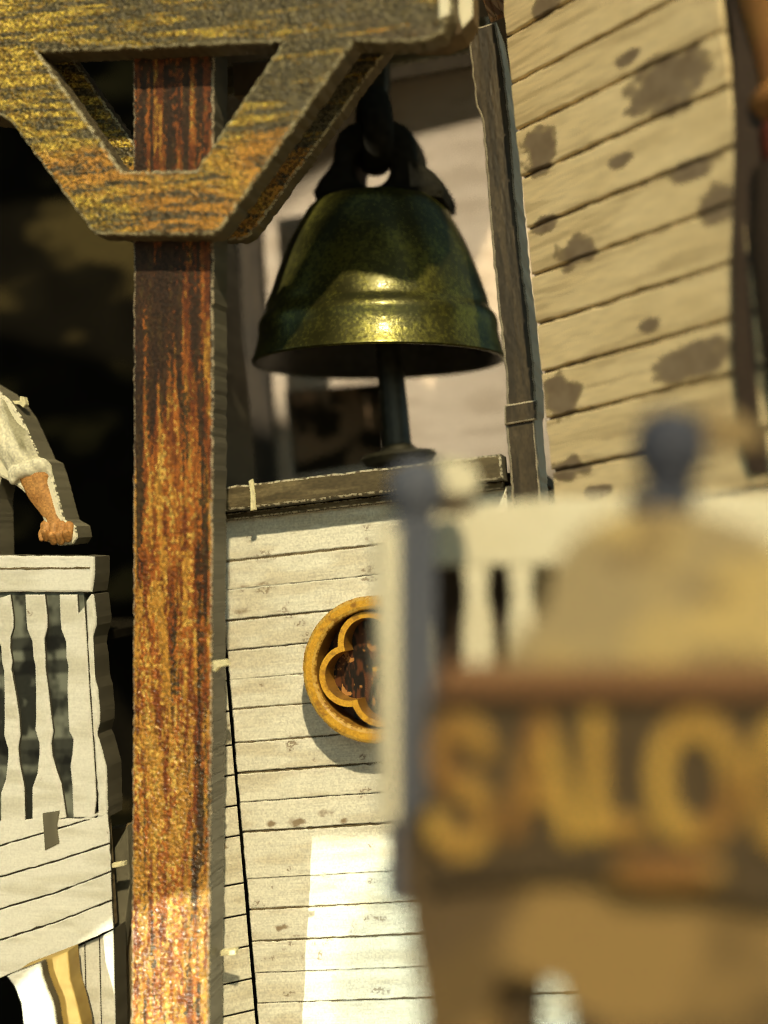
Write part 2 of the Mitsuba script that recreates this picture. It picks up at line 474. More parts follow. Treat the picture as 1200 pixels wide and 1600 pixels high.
material('pediment_print', pediment_fn, rough=0.6)
material('arch_print', arch_fn, rough=0.6)
material('slate_grey', lambda p, n, uv: mix((0.075, 0.085, 0.115), (0.11, 0.118, 0.15), fbm(p.x * 30, p.z * 20)), rough=0.7, spec=0.2)
material('slate_shaded', lambda p, n, uv: mix((0.045, 0.051, 0.075), (0.060, 0.066, 0.092), fbm(p.x * 30, p.z * 20)), rough=0.7, spec=0.2)  # same slate with shade painted in, for the finial standing in shadow
material('rail_white', lambda p, n, uv: mix((0.74, 0.70, 0.54), (0.66, 0.61, 0.44), fbm(p.x * 30, p.z * 30)), rough=0.6)
material('pillar_print', lambda p, n, uv: mix((0.030, 0.018, 0.012), (0.050, 0.033, 0.022), fbm(p.x * 25, p.z * 25)), rough=0.7)
material('amber_print', lambda p, n, uv: mix((0.34, 0.19, 0.045), (0.24, 0.10, 0.03), noise(p.x * 20, p.z * 30)), rough=0.5)
material('red_print', lambda p, n, uv: mix((0.16, 0.035, 0.016), (0.10, 0.026, 0.014), noise(p.x * 20, p.z * 30)), rough=0.5)
material('copper_wood', lambda p, n, uv: mix((0.60, 0.36, 0.18), (0.28, 0.13, 0.05), smoothstep(0.4, 0.6, noise(p.x * 260 + p.z * 200, p.z * 20))), rough=0.4)

# ------------------------------------------------------------------ table and dark interior
tv = np.array([[-6, -6, 0], [6, -6, 0], [6, 6, 0], [-6, 6, 0.0]])
part('tabletop', (tv, np.array([[0, 1, 2], [0, 2, 3]])), 'table_wood')
labels['tabletop'] = {'kind': 'structure'}

hall = thing('dark_hall', 'near black interior with faint brown printed marks behind the balcony', 'building interior')
HAL = Plane(100, 600, 2.75, 4)
u_l, u_r = -1.1, 1.5
zb = -HAL.o[2]
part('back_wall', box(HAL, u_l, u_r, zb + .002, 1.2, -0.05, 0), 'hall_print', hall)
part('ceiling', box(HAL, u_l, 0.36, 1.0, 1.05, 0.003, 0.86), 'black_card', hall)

# ------------------------------------------------------------------ bell tower
tower = thing('bell_tower', 'white planked bell tower with an open dark framed belfry', 'tower')
uL, uR = FAC.uv(371, 1208)[0], FAC.uv(848, 760)[0]
vS0, vS1 = FAC.uv(355, 803)[1], FAC.uv(355, 766)[1]             # sill beam
vT = FAC.uv(752, 40)[1]
zT = -FAC.o[2]                                                    # the table, in this plane's coordinates
TP = 0.0022
leftpts = [(352, 877), (352, 922), (352, 970), (352, 1016), (352, 1063), (352, 1110), (368, 1161), (371, 1207), (372, 1254), (377, 1300), (384, 1373), (391, 1421), (394, 1470), (398, 1520), (405, 1568)]
lv = [vS0 - 0.006] + [FAC.uv(*q)[1] for q in leftpts]
while lv[-1] > zT + 0.05:
    lv.append(lv[-1] - 0.0415)
lv[-1] = zT + 0.002
part('backing', box(FAC, uL + .001, uR - .004, zT + .002, vS0 - .004, -0.05, -TP - .0005), 'gap_board', tower)
for k in range(len(lv) - 1):
    g = 0.0008 if k not in (8,) else 0.0016
    a, b = lv[k + 1] + g, lv[k] - g
    if k > 20:
        continue
    tl, tr_ = RNG.uniform(-.0012, .0012, 2)
    poly = [(uL, a + tl), (uR - .006, a + tr_), (uR - .006, b + tr_), (uL, b + tl)]
    v, f = slab(resample(np.array(poly), 0.006, 0.00035, RNG), (), RNG.uniform(-.0012, .0012), -TP, 0.0012, 1)
    part('plank', (FAC.to(v), f), 'white_planks', tower)
# narrow strip of planks on the tower's left corner, turned away
cu = [CORN.uv(371, 1208)[0] - 0.052, CORN.uv(371, 1208)[0] - 0.004]
for k in range(3, 19):
    a, b = lv[k + 1] + 0.0011, lv[k] - 0.0011
    dz = FAC.o[2] - CORN.o[2]
    v, f = slab([(cu[0], a + dz), (cu[1], a + dz), (cu[1], b + dz), (cu[0], b + dz)], (), 0, -0.02, 0.0012, 1)
    part('corner_plank', (CORN.to(v), f), 'corner_print', tower)
part('corner_backing', box(CORN, cu[0] + .002, cu[1], zT + dz + .002, lv[3] + dz, -0.03, -0.012), 'gap_board', tower)

# sill beam, floor, posts
sill = part('sill_beam', board(FAC, resample(np.array([(uL - .04, vS0), (uR - .045, vS0), (uR - .045, vS1), (uL - .04, vS1)]), 0.008, 0.0004, RNG), w1=0.046, t=0.05, bevel=0.003, local=True), 'sill_wood', tower)
part('tab', board(FAC, [(388, 752), (394, 748), (398, 772), (399, 796), (391, 798), (391, 772)], w1=0.050, t=0.006, bevel=0.001), 'nib_paper', sill)
part('under_board', box(FAC, uL, uR - .05, vS0 - .010, vS0 - .001, -0.004, 0.016), 'sill_wood', tower)
part('floor', box(FAC, uL - .04, uR - .004, vS0 - .002, vS0 + .012, -0.515, -0.006), 'shade_wood', tower)
pts_post = [(730, 46), (775, 33), (787, 100), (798, 186), (806, 303), (817, 416), (827, 485), (835, 575), (838, 600), (838, 622), (836, 655), (837, 668), (845, 765), (852, 840),
            (806, 846), (801, 807), (796, 730), (790, 668), (789, 655), (792, 632), (789, 576), (780, 500), (770, 400), (761, 290), (753, 190), (742, 160)]
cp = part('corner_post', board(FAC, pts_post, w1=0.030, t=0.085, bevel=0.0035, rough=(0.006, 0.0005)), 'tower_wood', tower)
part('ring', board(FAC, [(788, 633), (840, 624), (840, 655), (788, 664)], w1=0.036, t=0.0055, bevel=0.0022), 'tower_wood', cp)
part('rear_post', board(FAC, [(372, 340), (405, 336), (432, 770), (396, 776)], w1=-0.47, t=0.02, bevel=0.002), 'shade_wood', tower)
part('rear_post', box(FAC, uR - .02, uR + .012, vS0, vT + .25, -0.515, -0.48), 'shade_wood', tower)

# back panel with an opening
PW = -0.52
pan = pxpoly(FAC, [(408, 60), (860, 60), (880, 745), (425, 790)], PW)
vS0f = vS0 + .013
pan[:, 1] = [vT + .155, vT + .155, vS0f, vS0f]
pan[0, 0] = pan[3, 0] = FAC.uv(412, 500, PW)[0]
pan[1, 0] = pan[2, 0] = uR + .01
hole = pxpoly(FAC, [(446, 612), (598, 598), (602, 720), (458, 745)], PW)
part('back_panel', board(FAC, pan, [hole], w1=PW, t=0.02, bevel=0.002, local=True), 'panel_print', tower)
part('inner_board', box(FAC, pan[0, 0] - .02, 0.1, vS0, vS1 + .32, PW - .09, PW - .07), 'inner_print', tower)
a = pxpoly(FAC, [(380, 50), (738, 62), (738, 82), (600, 104), (380, 138)], -0.19)
vb = FAC.uv(660, 95, -0.19)[1]
part('headstock', box(FAC, uL - .03, uR - .03, vb, vb + .05, -0.24, -0.19, 0.003), 'sill_wood', tower)
vh = FAC.uv(700, 214, PW)[1]
part('light_stop_board', box(FAC, uL - .035, uL - .02, vS0 + .014, vh - .001, -0.26, -0.02), 'shade_wood', tower)  # board added to keep the belfry spot off the bell
part('added_header', box(FAC, uL - .05, uL - .02, vh, vT + .15, -0.53, -0.02), 'shade_wood', tower)  # hidden board added to cast the shadow line on the back panel
part('roof_board', box(FAC, uL - .1, uR + .05, vT + .16, vT + .19, -0.53, -0.02), 'shade_wood', tower)
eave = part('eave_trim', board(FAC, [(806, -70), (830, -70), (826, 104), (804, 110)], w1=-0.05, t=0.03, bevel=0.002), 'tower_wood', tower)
for k in range(4):
    x = 768 + 10 * k
    part('shingle', board(FAC, [(x - 34, -60), (x - 22, -62), (x + 6, 26 - 4 * k), (x - 3, 30 - 4 * k)], w1=0.002 + 0.004 * k, t=0.012, bevel=0.001), 'copper_wood', tower)

# rose window on the tower front
rose = thing('rose_window', 'round golden quatrefoil window ornament on the white planked tower wall', 'window')
rc = FAC.uv(583, 1046, 0.06)
RR = 0.112 * 0.86
ang = np.arange(72) * 2 * np.pi / 72


def circ(c, r, n=72, a0=0.0):
    t = a0 + np.arange(n) * 2 * np.pi / n
    return np.c_[c[0] + r * np.cos(t), c[1] + r * np.sin(t)]


RT_ = 0.062
part('outer_ring', board(FAC, circ(rc, RR), [circ(rc, RR * .81)], w1=RT_, t=RT_ - .002, bevel=0.005, local=True, rough=(0.003, 0.0003)), 'rose_gold', rose)
CS = lambda c, r: m3.CrossSection.circle(r, 48).translate([float(c[0]), float(c[1])])
lobes, lobes_in = None, None
for k in range(4):
    q = rc + RR * .37 * np.array([math.cos(math.pi / 4 * 2 * k + .16), math.sin(math.pi / 4 * 2 * k + .16)])
    o_, i_ = CS(q, RR * .425), CS(q, RR * .34)
    lobes = o_ if lobes is None else lobes + o_
    lobes_in = i_ if lobes_in is None else lobes_in + i_
trac = (lobes - lobes_in)
m = m3.Manifold.extrude(trac, 0.046)
v, f = mani(m.translate([0, 0, 0.006]), FAC)
part('tracery', (v, f), 'rose_gold', rose)
part('pane', board(FAC, circ(rc, RR * .82), w1=0.008, t=0.006, bevel=0.001, local=True), 'rose_pane', rose)

# ------------------------------------------------------------------ bell
bell = thing('bell', 'dark green bronze bell hanging in the open belfry', 'bell')
BD = 2.10
s = BD / FPX
bc = at(592, 566, BD)
outer_px = [(0, 262), (48, 260), (78, 256), (95, 250), (105, 243), (112, 234), (119, 222), (128, 206), (138, 187), (147, 166), (156, 142), (164, 118), (170, 100), (172, 93), (173.5, 86), (175, 79), (178, 74), (183, 68), (186.5, 61), (187.5, 54), (187, 47), (188, 38), (190.5, 26), (194.5, 12), (198, 4), (198.5, 1), (196, -1.5), (191, -1)]
prof_px = outer_px + [(184, 12), (172, 40), (158, 85), (140, 140), (118, 195), (95, 232), (0, 240)]
NOUT = len(outer_px)
prof = np.array(prof_px[:NOUT]) * s
rev = trimesh.creation.revolve(prof, sections=128)
tilt = trimesh.transformations.rotation_matrix(math.radians(2.5), [1, 0, 0])
tilt = trimesh.transformations.rotation_matrix(math.radians(4.4), [0, 1, 0]) @ tilt


def hang(v, about=None):
    v = np.asarray(v, float)
    return v @ tilt[:3, :3].T + bc


part('bell_body', (hang(rev.vertices), rev.faces), 'bell_bronze', bell, smooth=35)
BP = Plane(590, 566, BD, 12.8)
crown_px = [(694, 312), (696, 296), (689, 280), (676, 266), (660, 254), (650, 244), (647, 222), (642, 205), (630, 192), (612, 184), (590, 181), (565, 182), (543, 189), (527, 202), (519, 220), (517, 247), (508, 262), (494, 279), (485, 296), (490, 312)]
hole_px = [(578 + 28 * math.cos(t), 260 - 28 * math.sin(t)) for t in np.arange(28) * 2 * math.pi / 28]
part('crown', board(BP, crown_px, [hole_px], w1=0.045, t=0.09, bevel=0.014, rough=(0.004, 0.0002)), 'shaded_iron', bell, smooth=40)
inn = trimesh.creation.revolve(np.array(prof_px[NOUT - 1:]) * s, sections=128)
part('bell_inside', (hang(inn.vertices), inn.faces), 'dark_iron', bell, smooth=35)  # inside coloured dark to stand for the shade within the bell
rod = trimesh.creation.revolve(np.array([(0, 210), (14, 210), (17, 60), (20, 0), (21.5, -60), (22, -128), (27, -132), (30, -138), (56, -142), (60, -148), (52, -158), (0, -164)]) * s, sections=48)
rod.fix_normals()
part('clapper', (np.asarray(rod.vertices) + bc + np.array([0.016, 0, -0.004]), rod.faces), 'dark_iron', bell, smooth=35)
# hook that carries the bell
hook = thing('bell_hook', 'dark iron ring and strap holding the green bell', 'hook')
rc3 = at(585, 205, BD)
tor = trimesh.creation.torus(0.046, 0.0200, 40, 20)
tv_ = np.asarray(tor.vertices)
R3 = np.c_[BP.n * 0.94 + BP.e1 * 0.34, BP.e3, np.cross(BP.n * 0.94 + BP.e1 * 0.34, BP.e3)]
tv_ = tv_ * np.array([1, 1.0, 1.15])
part('ring', (rc3 + tv_ @ R3.T, tor.faces), 'shaded_iron', hook, smooth=True)
part('strap', board(BP, [(553, 96), (606, 90), (602, 178), (586, 196), (566, 192), (557, 170)], w1=0.012, t=0.024, bevel=0.003), 'dark_iron', hook)

# ------------------------------------------------------------------ siding wall on the right
sid = thing('siding_wall', 'tan plank siding wall with torn grey paint patches', 'wall')
su0, su1 = SID.uv(829, 430)[0] + .02, SID.uv(1160, 300)[0]
sv = [SID.uv(x, y)[1] for x, y in [(808, 126), (815, 200), (818, 276), (825, 357), (832, 430), (836, 508), (850, 581), (850, 656), (860, 737)]]
dv = (sv[0] - sv[-1]) / 8
sv = [sv[0] + dv * k for k in (5, 4, 3, 2, 1)] + sv
zs = -SID.o[2]
while sv[-1] - dv > zs:
    sv.append(sv[-1] - dv)
part('backing', box(SID, su0 - .02, su1 - .004, zs + .002, sv[0], -0.05, -0.0065), 'brown_edge', sid)
for k in range(len(sv) - 1):
    a, b = sv[k + 1] + .0022, sv[k] - .0022
    v, f = slab(resample(np.array([(su0 - .02, a), (su1, a), (su1, b), (su0 - .02, b)]), 0.012, 0.0006, RNG), (), RNG.uniform(-.0015, .0015), -0.006, 0.002, 1)
    part('plank', (SID.to(v), f), 'siding_print', sid)

# far right carved pillar
pil = thing('carved_pillar', 'dark carved pillar with an amber capital at the right end of the siding', 'pillar')
PD = 1.50
pc = at(1276, 500, PD)
ps = PD / FPX
zp = pc[2] / ps


def turned(name, prof, mat, lab=None):
    rv = trimesh.creation.revolve(np.array(prof) * ps, sections=40)
    rv.fix_normals()
    part(name, (np.asarray(rv.vertices) + pc, rv.faces), mat, pil, smooth=30, label=lab)


turned('shaft', [(0, -zp + 2), (76, -zp + 2), (76, -260), (70, -215), (84, -200), (84, -180), (74, -165), (78, -120), (88, -30), (86, 60), (82, 150), (74, 200), (70, 250), (0, 250)], 'pillar_print')
turned('band', [(0, 251), (50, 251), (54, 262), (54, 312), (46, 322), (0, 322)], 'red_print', 'red painted band round the dark pillar')
turned('capital', [(0, 323), (46, 323), (62, 350), (62, 365), (46, 380), (50, 440), (58, 500), (66, 560), (66, 620), (0, 620)], 'amber_print', 'amber painted capital')
PB = Plane(1200, 400, 1.515, 36, upright=False)
part('back_board', board(PB, [(1126, -80), (1300, -80), (1300, 760), (1170, 740), (1158, 700), (1143, 560), (1141, 420), (1146, 250), (1144, 60)], w1=0, t=0.03, bevel=0.003), 'pillar_print', pil)

# ------------------------------------------------------------------ timber frame: post, bracket, beam
frame = thing('timber_frame', 'weathered porch frame of a red brown post under a golden V shaped bracket', 'timber frame')
zf = lambda px, d: None
bracket = [(-400, -560), (690, -560), (706, 20), (690, 52), (660, 64), (606, 66), (552, 66), (345, 358), (330, 368), (150, 367), (139, 357), (18, 192), (0, 180), (-400, 176)]  # top carried up out of view to block sun from the bell crown
hole_v = [(60, 82), (440, 66), (306, 265), (191, 267)]
RG = (0.005, 0.0007)
part('bracket', board(FRM, bracket, [hole_v], w1=0.0, t=0.042, bevel=0.004, rough=RG), 'gold_print', frame)
# the post board just behind it, down to the table
pw = -0.043
post_px = [(206, -120), (334, -120), (334, 80), (333, 600), (331, 1100), (326, 1640), (318, 2250), (200, 2250), (204, 1640), (207, 1100), (208, 600), (207, 80)]
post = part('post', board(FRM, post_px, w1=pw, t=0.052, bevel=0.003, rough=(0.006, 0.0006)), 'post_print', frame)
part('tab', board(FRM, [(327, 1034), (352, 1031), (356, 1040), (340, 1043), (336, 1050), (329, 1046)], w1=pw - .004, t=0.012, bevel=0.001), 'nib_paper', post)
part('tab', board(FRM, [(344, 1487), (368, 1484), (368, 1492), (344, 1494)], w1=pw - .03, t=0.012, bevel=0.001), 'nib_paper', post)
# second bracket behind the post: its brown side shows past the first one
back = [(x + 6, y) for x, y in bracket]
part('rear_bracket', board(FRM, [(-120, -120), (612, -120), (612, 60), (606, 76), (392, 366), (378, 374), (196, 374), (184, 362), (62, 196), (-120, 180)],
                           [[(110, 86), (484, 70), (356, 262), (238, 264)]], w1=pw - .053, t=0.030, bevel=0.003, rough=RG), 'gold_print', frame)
part('end_block', board(FRM, [(640, -120), (736, -120), (738, 26), (722, 52), (690, 66), (640, 66)], w1=-0.043, t=0.05, bevel=0.008), 'brown_edge', frame)
part('end_cap', board(FRM, [(716, -120), (738, -120), (738, 26), (722, 44), (716, 20)], w1=-0.040, t=0.003, bevel=0.001), 'rail_white', frame)
part('end_cap', board(FRM, [(684, -120), (700, -120), (702, 22), (686, 30)], w1=0.003, t=0.003, bevel=0.001), 'rail_white', frame)
part('cross_tie', board(FRM, [(362, 98), (460, 92), (460, 146), (366, 150)], w1=pw - .16, t=0.03, bevel=0.002), 'brown_edge', frame)

# ------------------------------------------------------------------ balcony on the left
balc = thing('balcony', 'cream white balcony with turned balusters left of the red brown post', 'balcony')
part('top_rail', board(BAL, [(-260, 866), (138, 869), (147, 870), (147, 897), (143, 925), (-260, 926)], w1=0.0, t=0.05, bevel=0.003, rough=(0.008, 0.0004)), 'balcony_print', balc)
part('cap_line', board(BAL, [(-260, 888), (140, 886), (140, 889), (-260, 891.5)], w1=0.0012, t=0.003, bevel=0.0004, rough=(0.006, 0.0004)), 'gap_board', balc)


def Z7(pts):
    return [(x / 3.2, 840 + y / 3.2) for x, y in pts]


hAl = Z7([(50, 285), (65, 400), (65, 450), (50, 500), (48, 550), (60, 620), (55, 660), (80, 800), (95, 900), (100, 990), (90, 1050), (95, 1120), (120, 1250), (125, 1440)])
hAr = Z7([(125, 285), (130, 400), (135, 460), (160, 520), (165, 600), (175, 640), (178, 760), (178, 900), (175, 960), (195, 1030), (195, 1080), (185, 1180), (160, 1250), (160, 1440)])
hBl = Z7([(222, 285), (235, 400), (235, 450), (220, 510), (225, 600), (225, 650), (240, 760), (255, 900), (265, 970), (255, 1030), (260, 1090), (280, 1160), (305, 1230), (330, 1400)])
hBr = Z7([(296, 285), (300, 400), (305, 460), (328, 520), (330, 600), (340, 640), (335, 760), (340, 900), (345, 970), (365, 1010), (360, 1080), (350, 1140), (360, 1250), (365, 1400)])
hCl = Z7([(385, 285), (388, 350), (390, 380), (420, 345), (430, 480), (445, 760), (462, 1000), (475, 1200), (480, 1310), (470, 1400)])
hDl = [(x - 50, y + 10) for x, y in hAl]
hDr = [(x - 49, y + 8) for x, y in hAr]
edge_r = Z7([(465, 285), (470, 320), (480, 400), (478, 440), (460, 500), (455, 540), (465, 600), (470, 680), (488, 780), (495, 850), (495, 930), (480, 985), (492, 1010), (510, 1070), (530, 1150), (533, 1280), (535, 1400)])
for l, r in ((hDr, hAl), (hAr, hBl), (hBr, hCl)):
    part('baluster', board(BAL, l + r[::-1], w1=-0.001, t=0.006, bevel=0.0016, rough=(0.006, 0.00008)), 'balcony_print', balc)
part('end_baluster', board(BAL, Z7([(452, 283), (428, 318), (436, 480), (450, 760), (467, 1000), (480, 1200), (487, 1310), (487, 1400)]) + edge_r[::-1], w1=-0.001, t=0.05, bevel=0.003, rough=(0.006, 0.0003)), 'balcony_print', balc)
part('dark_backing', board(BAL, [(-260, 905), (130, 900), (140, 1150), (150, 1330), (-260, 1380)], w1=-0.0072, t=0.034, bevel=0.001), 'marble_print', balc)
# planks of the skirt, slanting up to the right
low = [[(-260, 1352), (0, 1281), (150, 1277), (166, 1262)], [(-260, 1405), (0, 1322), (84, 1297), (168, 1271)], [(-260, 1462), (0, 1370), (90, 1345), (171, 1318)], [(-260, 1520), (0, 1421), (90, 1394), (173, 1362)],
       [(-260, 1575), (0, 1469), (90, 1440), (174, 1407)], [(-260, 1610), (0, 1530), (100, 1487), (177, 1452)]]
small_hole = [(66, 1271), (92, 1267), (88, 1290), (92, 1318), (70, 1329)]
for k in range(5):
    up_, dn = low[k], low[k + 1]
    top_ = [(x, y + 1.3) for x, y in up_]
    bot_ = [(x, y - 1.3) for x, y in dn]
    part('plank', board(BAL, top_ + bot_[::-1], w1=-0.001 + 0.0012 * (k % 2), t=0.0045, bevel=0.0012, rough=(0.008, 0.0004)), 'balcony_print', balc)
part('skirt_backing', board(BAL, [(-258, 1356), (0, 1285), (150, 1281), (163, 1270), (174, 1448), (100, 1483), (0, 1526), (-258, 1606)], w1=-0.0055, t=0.02, bevel=0.001), 'gap_board', balc)
part('slot', board(BAL, small_hole, w1=0.0022, t=0.004, bevel=0.0008), 'foam_grey', balc)
part('tab', board(BAL, [(174, 1350), (194, 1347), (194, 1353), (174, 1357)], w1=-.01, t=0.01, bevel=0.001), 'nib_paper', balc)
part('floor', board(BAL, [(-260, 1000), (150, 990), (150, 1004), (-260, 1014)], w1=-0.05, t=0.30, bevel=0.002), 'black_card', balc)
vp_ = [(108, 1486), (177, 1453), (180, 1560), (192, 2240), (120, 2240), (112, 1600)]
xs = [(108, 1486, 131, 1475), (132.5, 1474, 154, 1465), (155.5, 1464, 177, 1453)]
for x0, y0, x1, y1 in xs:
    part('support_board', board(BAL, [(x0, y0), (x1, y1), (x1 + 3, 1600), (x1 + 14, 2240), (x0 + 14, 2240), (x0 + 3, 1600)], w1=-0.012, t=0.04, bevel=0.0015), 'balcony_print', balc)
part('side_panel', board(BAL, [(150, 1300), (207, 1290), (210, 1600), (215, 2240), (170, 2240), (165, 1600)], w1=-0.10, t=0.03, bevel=0.002), 'tan_card', balc)
part('wedge', board(BAL, [(176, 1330), (199, 1290), (203, 1380), (196, 1440), (183, 1522), (176, 1480)], w1=-0.06, t=0.02, bevel=0.002), 'foam_grey', balc)
# scroll bracket below the balcony
cor = thing('scroll_bracket', 'curved cream and ochre bracket under the left balcony', 'bracket')
part('front_plate', board(BAL, [(10, 1526), (62, 1505), (68, 1531), (82, 1566), (88, 1600), (96, 1700), (60, 1760), (40, 1700), (36, 1600), (32, 1567), (22, 1542)], w1=0.062, t=0.018, bevel=0.003, rough=(0.006, 0.0003)), 'balcony_print', cor)
part('core', board(BAL, [(30, 1515), (106, 1486), (110, 1530), (120, 1566), (128, 1600), (132, 1700), (90, 1760), (60, 1700), (56, 1600), (50, 1570)], w1=0.043, t=0.030, bevel=0.002), 'ochre_card', cor)
part('back_plate', board(BAL, [(50, 1510), (112, 1484), (113, 1528), (127, 1562), (136, 1600), (142, 1700), (100, 1760), (70, 1700), (66, 1600), (60, 1570)], w1=0.012, t=0.022, bevel=0.004), 'balcony_print', cor)

# ------------------------------------------------------------------ figure behind the rail
per = thing('person', 'person in a loose white shirt with rolled sleeves leaning a fist above the balcony rail', 'person')
L = lambda x, y, w=0.0: np.array([*FIG.uv(x, y), w])
ps1 = 1.90 / FPX


def B(x, y, r, flat=.45, w=0.0):
    return ball(L(x, y, w), r * ps1, flat)


fl = .5
body_outline = [(-60, 560), (-45, 585), (0, 612), (14, 625), (32, 650), (55, 700), (62, 716), (74, 722), (82, 745), (90, 775), (100, 812), (117, 822), (120, 840), (113, 850), (92, 853), (70, 846), (62, 832), (68, 815), (60, 797), (40, 772),
                (22, 758), (0, 745), (-6, 780), (-2, 1000), (-190, 1000), (-185, 760), (-215, 800), (-235, 850), (-262, 850), (-250, 800), (-235, 730), (-205, 640), (-160, 590), (-140, 575), (-130, 545), (-140, 500), (-130, 455), (-100, 440), (-70, 455), (-58, 500)]
part('card_core', board(FIG, body_outline, w1=0.003, t=0.048, bevel=0.004, rough=(0.004, 0.0002)), 'card_edge', per)
# bare forearm and fist, head: one surface
skin = hull(B(52, 745, 23), B(60, 768, 20), B(82, 808, 12)) + hull(B(82, 808, 12), B(88, 820, 14))
for (x0, y0, x1, y1, r) in ((73, 823, 76, 840, 7.5), (85, 822, 87, 845, 8), (97, 821, 98, 845, 8), (109, 822, 109, 841, 8)):
    skin += hull(B(x0, y0, r, .8, .002), B(x1, y1, r * .85, .8, .006)) + hull(B(x1, y1, r * .85, .8, .006), B(x1, y1 - 9, r * .7, .8, .013))
skin += hull(B(72, 822, 10), B(108, 824, 9), B(74, 838, 8), B(108, 838, 8))
skin += hull(B(70, 825, 6, .7), B(66, 834, 5, .7, .004), B(69, 842, 4, .7, .008))
head = hull(B(-98, 500, 36), B(-98, 530, 30), B(-98, 555, 16)) + hull(B(-98, 545, 16), B(-98, 590, 17)) + hull(B(-98, 508, 5, .8, .014), B(-98, 526, 8, .8, .016))
skin += head + hull(B(-98, 590, 17), B(-60, 640, 20)) + hull(B(-60, 640, 20), B(20, 700, 20)) + hull(B(20, 700, 20), B(62, 742, 19)) + hull(B(-212, 690, 18), B(-240, 800, 13)) + ball(L(-249, 830, 0), 16 * ps1, .6)
v, f = mani(skin.trim_by_plane([0, 0, 1], 0.001), FIG, refine=0.004, smooth=6)
part('body', (v, f), 'skin_print', per, smooth=40)
shirt = hull(B(-98, 605, 45), B(-10, 640, 24), B(-180, 640, 26), B(-40, 760, 34), B(-150, 760, 34)) + hull(B(-98, 700, 60, .3), B(-40, 850, 38), B(-150, 850, 38))
shirt += hull(B(-10, 640, 26), B(20, 690, 32), B(34, 716, 30)) + hull(B(-185, 640, 26), B(-215, 700, 28))
# rolled cuff
shirt += hull(B(28, 738, 12, .9, .006), B(66, 728, 13, .9, .006)) + hull(B(24, 752, 6, .9, .006), B(30, 738, 9, .9, .006)) + hull(B(70, 730, 11, .9, .004), B(78, 748, 6, .9, .002))
v, f = mani(shirt.trim_by_plane([0, 0, 1], 0.001), FIG, refine=0.004, smooth=5)
q_ = np.c_[(v - FIG.o) @ FIG.e1, (v - FIG.o) @ FIG.e3]
v = v + FIG.n * ((meshkit.fbm(np.c_[q_[:, 0] * 75 + q_[:, 1] * 40, q_[:, 1] * 22 - q_[:, 0] * 14, v[:, 0] * 0], 2) - .5) * .013)[:, None]
part('shirt', (v, f), 'shirt_print', per, smooth=40)
part('trousers', board(FIG, [(-150, 850), (-40, 850), (-8, 770), (-3, 1002), (-190, 1002), (-182, 770)], w1=0.010, t=0.009, bevel=0.003), 'trouser_print', per)
part('hair', mani(hull(B(-98, 478, 40, .5, .004), B(-98, 492, 37, .5, 0)).trim_by_plane([0, 0, 1], 0.001), FIG), 'hair_print', per, smooth=40)
part('tab', board(FIG, [(8, 626), (30, 626), (31, 619), (37, 620), (40, 632), (36, 637), (30, 632), (10, 631)], w1=-0.006, t=0.010, bevel=0.001), 'nib_paper', per)

# ------------------------------------------------------------------ foreground, far out of focus
zsg = lambda pl: None
rail = thing('porch_railing', 'cream railing with flat balusters behind the blurred sign', 'railing')
RL = Plane(780, 900, 1.30, 10, upright=False)
part('hand_rail', board(RL, [(640, 800), (860, 778), (1320, 770), (1320, 884), (640, 884)], w1=0, t=0.03, bevel=0.003), 'rail_white', rail)
for x in (632, 722, 792, 868, 940):
    part('baluster', board(RL, [(x, 884), (x + 42, 884), (x + 36, 930), (x + 46, 990), (x + 46, 1100), (x, 1100), (x, 990), (x + 6, 930)], w1=-0.002, t=0.026, bevel=0.003), 'rail_white', rail)
part('bottom_rail', board(RL, [(640, 1101), (1320, 1101), (1320, 1150), (640, 1150)], w1=0, t=0.03, bevel=0.003), 'rail_white', rail)
part('dark_sheet', board(RL, [(676, 870), (1320, 870), (1320, 1120), (676, 1120)], w1=-0.05, t=0.01, bevel=0.001), 'pillar_print', rail)  # dark sheet closing the gaps between the balusters

